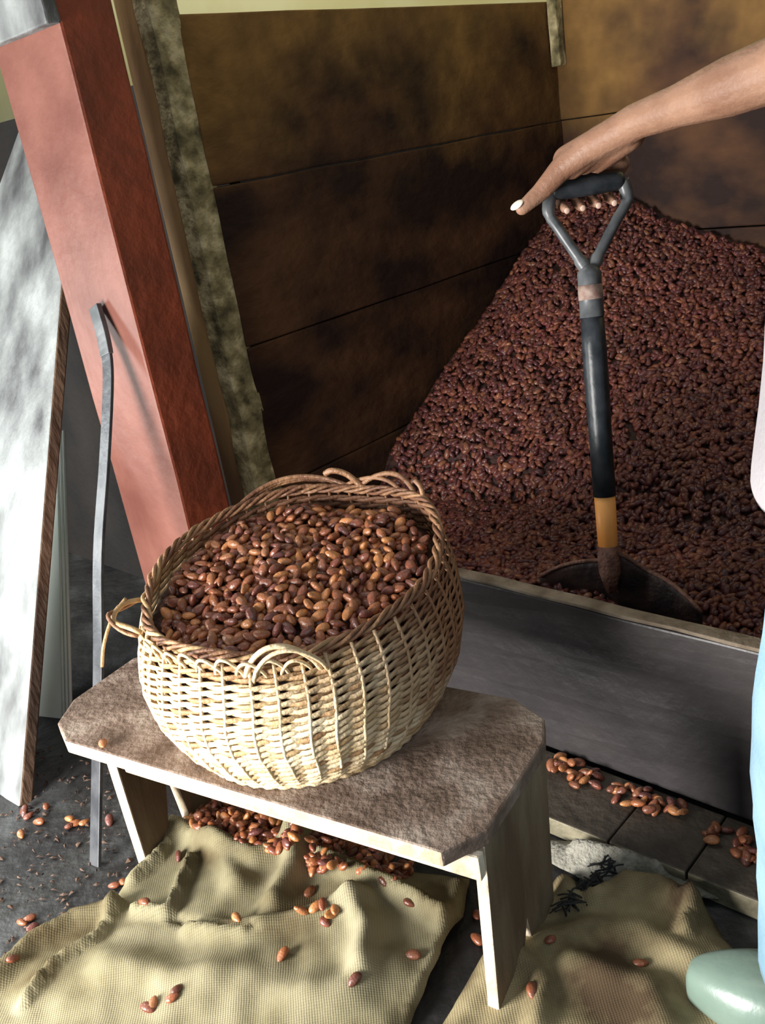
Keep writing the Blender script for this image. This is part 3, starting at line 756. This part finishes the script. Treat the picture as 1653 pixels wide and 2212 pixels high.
# ------------------------------------------------------------------ shovel
GD = 1.60
GL = dep(1190, 413, GD); GR = dep(1345, 388, GD+.005); YK = dep(1273, 590, GD+.01)
SB = onp(1315, 1195, A0+Vv*.13, Vv)
sh = tag(empty('shovel', SB), 'D-handled scoop shovel with black shaft and orange collar stuck in the heap', 'shovel')
ax = (YK-SB).normalized()
def part(name, vf, mt, label=None, root=sh):
    o = mesh_obj(name, vf[0], vf[1], mt, None, True); adopt(root, o)
    if label: o['label'] = label
    return o
gx = (GR-GL).normalized()
gp_ = [GL+gx*t*(GR-GL).length for t in (0, .04, .12, .3, .5, .7, .88, .96, 1)]
part('grip', sweep(gp_, [.0125, .015, .0165, .0178, .018, .0178, .0165, .015, .0125], 16), M_black)
gup = ax
def yarm(G, side):
    q = [G, G-gup*.035+gx*side*.006, G.lerp(YK, .45)+gx*side*.016, G.lerp(YK, .80)+gx*side*.006, YK]
    return sweep(catmull(q, 6), [.0115]*7+[.0095]*12+[.012]*6, 12)
part('yoke_arm', yarm(GL, -1), M_yoke); part('yoke_arm', yarm(GR, 1), M_yoke)
def along(t): return SB.lerp(YK, t)
Ls = (YK-SB).length
tb = .215
part('yoke_neck', sweep([YK+ax*.014, YK, YK-ax*.03, YK-ax*.075], [.013, .021, .0205, .0215], 16), M_yoke)
part('worn_label', sweep([YK-ax*.020, YK-ax*.045], [.0212, .0217], 20), mat('worn_sticker', (.18, .10, .08), (.32, .24, .2), scale=90), 'scuffed reddish label band')
part('shaft', sweep([along(tb), along(.45), along(.6), along(.75), YK-ax*.06], [.0205, .0205, .0215, .0215, .0195], 20), M_black, 'black sleeve')
part('collar', sweep([along(-.03), along(.1), along(tb)], [.0178, .0185, .0190], 20), M_orange, 'orange lower shaft')
# blade: scoop with raised shoulders, concave to the viewer
side = (-D).copy(); side.z = 0; side.normalize()
sb = SB
bc = SB-ax*.005
V = []; Fc = []; nu, nv = 24, 16
outl = lambda u: (.030 - .055*abs(u)**2.2)   # shoulder line
for i in range(nu+1):
    u = -1+2*i/nu
    for j in range(nv+1):
        v = j/nv
        wdt = .165*(1-.12*v**3)
        ztop = -.022-.045*abs(u)**2.6+.030*math.exp(-(u/.16)**2)
        zb = -.30+.05*u*u
        zz = ztop+(zb-ztop)*v
        dpth = .035*(u*u)*-1 + .018*math.exp(-(u/.13)**2)*(1-v)*-1 - .02*v
        V.append(bc+side*(u*wdt+.018)+Z*zz+Vv*(dpth+.02))
for i in range(nu):
    for j in range(nv): q = i*(nv+1)+j; Fc.append((q, q+1, q+nv+2, q+nv+1))
bl = mesh_obj('blade', V, Fc, M_blade, None, True); s = bl.modifiers.new('thickness', 'SOLIDIFY'); s.thickness = .003; adopt(sh, bl); bl['label'] = 'dark bean-stained scoop blade'
part('blade_edge', sweep([V[i*(nv+1)] for i in range(nu+1)], .004, 8), M_sock, 'rolled shoulder caked with residue')
part('socket', sweep([along(.03), along(-.02), SB-ax*.035-Vv*.0, SB-ax*.075+Vv*.0], [.0185, .0215, .020, .009], 16), M_sock, 'socket caked with bean residue')

# ------------------------------------------------------------------ person
per = tag(empty('person', (.578, .862, 0)), 'person in grey shirt, light blue jeans and rubber boots reaching to hold the shovel grip', 'person')
prim = []
def capsule(p, q, r1, r2, n=14, sq=None):
    p, q = Vector(p), Vector(q); d = (q-p); L = d.length; t = d.normalized() if L > 1e-6 else Z
    P = []; Rr = []
    for k in range(5): a = math.pi/2*(1-k/4.0); P.append(p-t*r1*math.sin(a)); Rr.append(max(.0004, r1*math.cos(a)))
    for k in range(5): a = math.pi/2*(k/4.0); P.append(q+t*r2*math.sin(a)); Rr.append(max(.0004, r2*math.cos(a)))
    prim.append(sweep(P, Rr, n))
def chain(pts, rad):
    for i in range(len(pts)-1): capsule(pts[i], pts[i+1], rad[i], rad[i+1])
def ell(c, r, M=None):
    V = []; Fq = []; nu, nv = 18, 12; Mx = M or Matrix.Identity(3)
    for j in range(nv+1):
        ph = -math.pi/2+math.pi*j/nv; cc = max(.002, math.cos(ph))
        for i in range(nu): t = 2*math.pi*i/nu; V.append(Vector(c)+Mx @ Vector((r[0]*cc*math.cos(t), r[1]*cc*math.sin(t), r[2]*math.sin(ph))))
    for j in range(nv):
        for i in range(nu): Fq.append((j*nu+i, j*nu+(i+1) % nu, (j+1)*nu+(i+1) % nu, (j+1)*nu+i))
    Fq += [tuple(range(nu))[::-1], tuple(nv*nu+i for i in range(nu))]
    prim.append((V, Fq))
# right hand on the grip
def hp(x, y, d): return dep(x, y, d)
GDp = GD
wr = hp(1375, 262, GD-.16)
mcp = [hp(1222, 352, GD-.012), hp(1258, 340, GD+.004), hp(1296, 334, GD+.012), hp(1330, 338, GD+.014)]
fx = [1216, 1250, 1284, 1318]
rads = [(.0125, .0105, .0095, .0085), (.0125, .0108, .0098, .0088), (.0120, .0102, .0094, .0084), (.0108, .0092, .0085, .0076)]
gripc = lambda x: GL.lerp(GR, (x-1190)/155)
upv = ax; awayv = (gx.cross(Z)).normalized()
if awayv.y < 0: awayv = -awayv
for k in range(4):
    c = gripc(fx[k]); rr = .0285
    a1 = c+awayv*rr*.55+upv*rr*1.05
    a2 = c+awayv*rr*1.08-upv*rr*.05
    a3 = c+awayv*rr*.55-upv*rr*.98
    a4 = c-awayv*rr*.25-upv*rr*(1.12+.04*(k == 1))
    chain([mcp[k], a1, a2, a3, a4], (.0135,)+rads[k])
    chain([wr, mcp[k]], (.022, .0145))
chain([wr, hp(1262, 330, GD-.05)], (.028, .027)); chain([wr, hp(1225, 345, GD-.045)], (.026, .024))
chain([mcp[3], hp(1342, 353, GD+.02), hp(1330, 385, GD+.03)], (.014, .0155, .010))
# palm mass
chain([hp(1345, 285, GD-.11), hp(1262, 352, GD-.035)], (.026, .020))
chain([hp(1360, 290, GD-.12), hp(1290, 350, GD-.03)], (.026, .019))
chain([hp(1320, 290, GD-.10), hp(1235, 362, GD-.045)], (.024, .020))
chain([hp(1370, 285, GD-.12), hp(1318, 340, GD-.02)], (.022, .016))
# thumb
chain([hp(1300, 300, GD-.10), hp(1215, 362, GD-.055), hp(1168, 415, GD-.035), hp(1128, 450, GD-.03)], (.024, .0205, .0160, .0120))
# forearm to elbow and shoulder
el = hp(1700, 140, GD-.36); 
frm = [wr, wr.lerp(el, .3), wr.lerp(el, .65), el]
chain(frm, (.027, .031, .041, .044))
chain([wr+Z*.004, wr.lerp(el, .5)], (.024, .033))
BX = Vector((.66, .75, 0)).normalized(); BF = Vector((-.75, .66, 0)).normalized(); PC = Vector((.568, .862, 0))
Mb = Matrix((BX, BF, Z)).transposed()
def pb_(r, f, z): return PC+BX*r+BF*f+Z*z
shr = pb_(.18, .0, 1.37); chain([el, el.lerp(shr, .5), shr], (.043, .047, .056))
# trunk, head, left arm, legs
ell(pb_(0, .01, .90), (.155, .11, .14), Mb); ell(pb_(0, .005, 1.06), (.14, .10, .16), Mb); ell(pb_(0, .0, 1.24), (.165, .105, .18), Mb)
chain([pb_(-.16, .0, 1.36), shr], (.058, .058)); chain([pb_(0, .01, 1.38), pb_(0, .06, 1.50)], (.06, .052))
ell(pb_(0, 0.0750, 1.60), (.072, .092, .115), Mb); ell(pb_(0, 0.1150, 1.545), (.05, .05, .05), Mb)
chain([pb_(0, 0.1620, 1.605), pb_(0, 0.1820, 1.578)], (.010, .014))
ell(pb_(.074, 0.0650, 1.59), (.012, .02, .032), Mb); ell(pb_(-.074, 0.0650, 1.59), (.012, .02, .032), Mb)
ell(pb_(0, 0.1620, 1.548), (.024, .012, .008), Mb)
lh = pb_(-.12, -.17, .93)
chain([pb_(-.17, .0, 1.36), pb_(-.23, -.13, 1.10), lh+Z*.02], (.054, .042, .027))
for k in range(4):
    o_ = BF*(-.024+.017*k); b_ = lh-Z*.07+o_
    chain([lh+o_*.4, b_, b_-Z*.04+BX*.006, b_-Z*.068+BX*.018], (.017, .0105, .009, .008))
chain([lh+BF*.02, lh+BF*.045-Z*.045, lh+BF*.055-Z*.078], (.016, .012, .009))
footL = Vector((.462, .83, 0)); footR = Vector((.74, .84, 0))
for hipx, ft in ((-.09, footL), (.09, footR)):
    hip = pb_(hipx, .01, .86); kn = hip.lerp(ft+Z*.09, .5)+BF*.035
    chain([hip, kn, ft+Z*.10], (.088, .058, .040))
    chain([ft+Z*.06, ft+Vector((-.78, .62, 0))*.12+Z*.035], (.036, .028))
V_, F_ = join(prim)
body = mesh_obj('body', V_, F_, M_skin, None, True)
rm = body.modifiers.new('remesh', 'REMESH'); rm.mode = 'VOXEL'; rm.voxel_size = .0036; rm.use_smooth_shade = True
sm = body.modifiers.new('smooth', 'SMOOTH'); sm.iterations = 4; sm.factor = .5
adopt(per, body)
def nail(c, nrm, along_, w_, l_, mt=M_nail):
    nrm = nrm.normalized(); a = (along_-nrm*along_.dot(nrm)).normalized(); b = nrm.cross(a)
    Mx = Matrix((b, a, nrm)).transposed(); prim.clear(); ell(c, (w_, l_, .0022), Mx); o = mesh_obj('nail', *prim[0], mt, None, True); adopt(per, o)
tt_ = hp(1124, 452, GD-.03); td = (hp(1128, 450, GD-.03)-hp(1168, 415, GD-.035)).normalized()
nn = (IY*.75-FW*.7-IX*.25); nn = (nn-td*nn.dot(td)).normalized()
nail(tt_+nn*.0108+td*.001, nn, td, .0105, .0125)
for k in range(4):
    c = gripc(fx[k]); nail(c-awayv*.0285*.45-upv*.0285*1.22-awayv*.0045, -awayv-upv*.25, gx, .0055, .0052, M_tip)
# clothing shells
def loft(name, rings, mt, n=36, seed=0, fold=.004, hem=0):
    V = []; Fq = []
    for i, (c, rx, ry) in enumerate(rings):
        for k in range(n):
            a = 2*math.pi*k/n
            f = 1+(.06*noise.noise(Vector((math.cos(a)*1.5, math.sin(a)*1.5, i*.35+seed))))
            z = hem*random.uniform(-1, 1) if i == 0 else 0
            V.append(c+BX*math.cos(a)*rx*f+BF*math.sin(a)*ry*f+Z*z)
    for i in range(len(rings)-1):
        for k in range(n): Fq.append((i*n+k, i*n+(k+1) % n, (i+1)*n+(k+1) % n, (i+1)*n+k))
    o = mesh_obj(name, V, Fq, mt, None, True); s = o.modifiers.new('thickness', 'SOLIDIFY'); s.thickness = .004; s.offset = 1
    ss = o.modifiers.new('sub', 'SUBSURF'); ss.levels = 1; ss.render_levels = 1
    adopt(per, o); return o
SXo = [0.0]
def tr_(r, f, z): return pb_(r, f, z)
loft('shirt', [(tr_(-.0, .02, .785), .192, .150), (tr_(0, .02, .83), .19, .145), (tr_(0, .015, .92), .18, .138), (tr_(0, .018, 1.06), .172, .135), (tr_(0, .02, 1.2), .18, .135),
               (tr_(0, .008, 1.32), .19, .125), (tr_(.0, .0, 1.40), .165, .10), (tr_(0, .02, 1.455), .075, .075)], M_shirt)
def tubecloth(name, P, rad, mt, seed=0, n=20, hem=0):
    V, Fq = sweep(catmull(P, 4), 1, n, cap=False); P2 = catmull(P, 4)
    out = []
    for i in range(len(P2)):
        t = i/(len(P2)-1)*(len(rad)-1); k = min(int(t), len(rad)-2); r = rad[k]+(rad[k+1]-rad[k])*(t-k)
        for j in range(n):
            v = V[i*n+j]; d_ = (v-P2[i]).normalized(); f = 1+.07*noise.noise(v*14+Vector((seed, 0, 0)))
            h = Vector((0, 0, random.uniform(-hem, hem))) if i == len(P2)-1 else Vector()
            out.append(P2[i]+d_*r*f+h)
    o = mesh_obj(name, out, Fq, mt, None, True); s = o.modifiers.new('thickness', 'SOLIDIFY'); s.thickness = .004; s.offset = 1; adopt(per, o); return o
tubecloth('shirt_sleeve', [shr+Vector((-.06, -.02, .01)), shr, shr.lerp(el, .35), shr.lerp(el, .62)], (.075, .072, .068, .070), M_shirt, 1)['label'] = 'short right sleeve'
sl_ = pb_(-.17, .0, 1.36)
tubecloth('shirt_sleeve', [sl_+BX*.05, sl_, sl_.lerp(pb_(-.23, -.13, 1.10), .5), sl_.lerp(pb_(-.23, -.13, 1.10), .8)], (.07, .07, .062, .062), M_shirt, 2)
for hipx, ft in ((-.09, footL), (.09, footR)):
    hip = pb_(hipx, .015, .88); kn = hip.lerp(ft+Z*.09, .5)+BF*.030
    tubecloth('jeans_leg', [hip, hip.lerp(kn, .5), kn, kn.lerp(ft+Z*.12, .5), ft+Z*.14], (.092, .092, .082, .080, .082), M_jeans, hipx*30, 24, .008)
loft('jeans_waist', [(pb_(0, .02, .80), .172, .125), (pb_(0, .02, .86), .168, .12), (pb_(0, .025, .95), .165, .12)], M_jeans)
# boots
for ft, sgn in ((footL, 1), (footR, -1)):
    fd = Vector((-.80, .60, 0)).normalized() if sgn == 1 else Vector((-.3, .95, 0)).normalized(); sd = Vector((fd.y, -fd.x, 0))
    Mx = Matrix((sd, fd, Z)).transposed()
    V = []; Fq = []; nr = 20; n = 22
    # foot rings from heel to toe
    for i in range(nr+1):
        t = i/nr; yy = -.085+.262*t
        k = math.sin(math.pi*min(1, max(0.0, (t*.92+.06))))**.42 if t > .5 else math.sin(math.pi*(t*.92+.06))**.5
        wd = (.040+.012*math.sin(math.pi*t**1.5))*max(.12, k); ht = (.060 if t < .4 else .060-.012*((t-.4)/.6))*max(.2, k)*(1 if t > .4 else 1.05)
        for j in range(n):
            a = 2*math.pi*j/n; cx = math.copysign(abs(math.cos(a))**.75, math.cos(a)); sz = math.copysign(abs(math.sin(a))**.8, math.sin(a))
            zz = .050+ht*sz if sz > 0 else .050+.040*sz
            V.append(ft+Mx @ Vector((wd*cx*1.2, yy*1.04, zz*1.12)))
    for i in range(nr):
        for j in range(n): Fq.append((i*n+j, i*n+(j+1) % n, (i+1)*n+(j+1) % n, (i+1)*n+j))
    Fq += [tuple(range(n))[::-1], tuple(nr*n+j for j in range(n))]
    bt = mesh_obj('boot', V, Fq, M_boot, None, True); ss = bt.modifiers.new('sub', 'SUBSURF'); ss.levels = 1; ss.render_levels = 2
    adopt(per, bt); bt['label'] = 'grey-green rubber boot'
    P = [ft+Z*.06-fd*.025, ft+Z*.13-fd*.02, ft+Z*.22-fd*.01, ft+Z*.30]
    V, Fq = sweep(P, [.050, .052, .056, .060], 24, cap=False); bs_ = mesh_obj('boot_shaft', V, Fq, M_boot, None, True)
    s = bs_.modifiers.new('thickness', 'SOLIDIFY'); s.thickness = .004; adopt(per, bs_)
    ol = []
    for j in range(28):
        a = 2*math.pi*j/28; ol.append(ft+Mx @ Vector((.056*math.copysign(abs(math.cos(a))**.8, math.cos(a)), .048+.138*math.sin(a), 0)))
    V, Fq = prism(ol, .002, .016); so = mesh_obj('sole', V, Fq, M_sole); adopt(per, so)
# hair, eyes
prim.clear(); ell(pb_(0, 0.0550, 1.632), (.082, .098, .100), Mb); o = mesh_obj('hair', *prim[0], M_hair, None, True); adopt(per, o)
for s_ in (-1, 1):
    prim.clear(); ell(pb_(.030*s_, 0.1605, 1.600), (.012, .008, .008), Mb); o = mesh_obj('eye', *prim[0], M_eye, None, True); adopt(per, o)
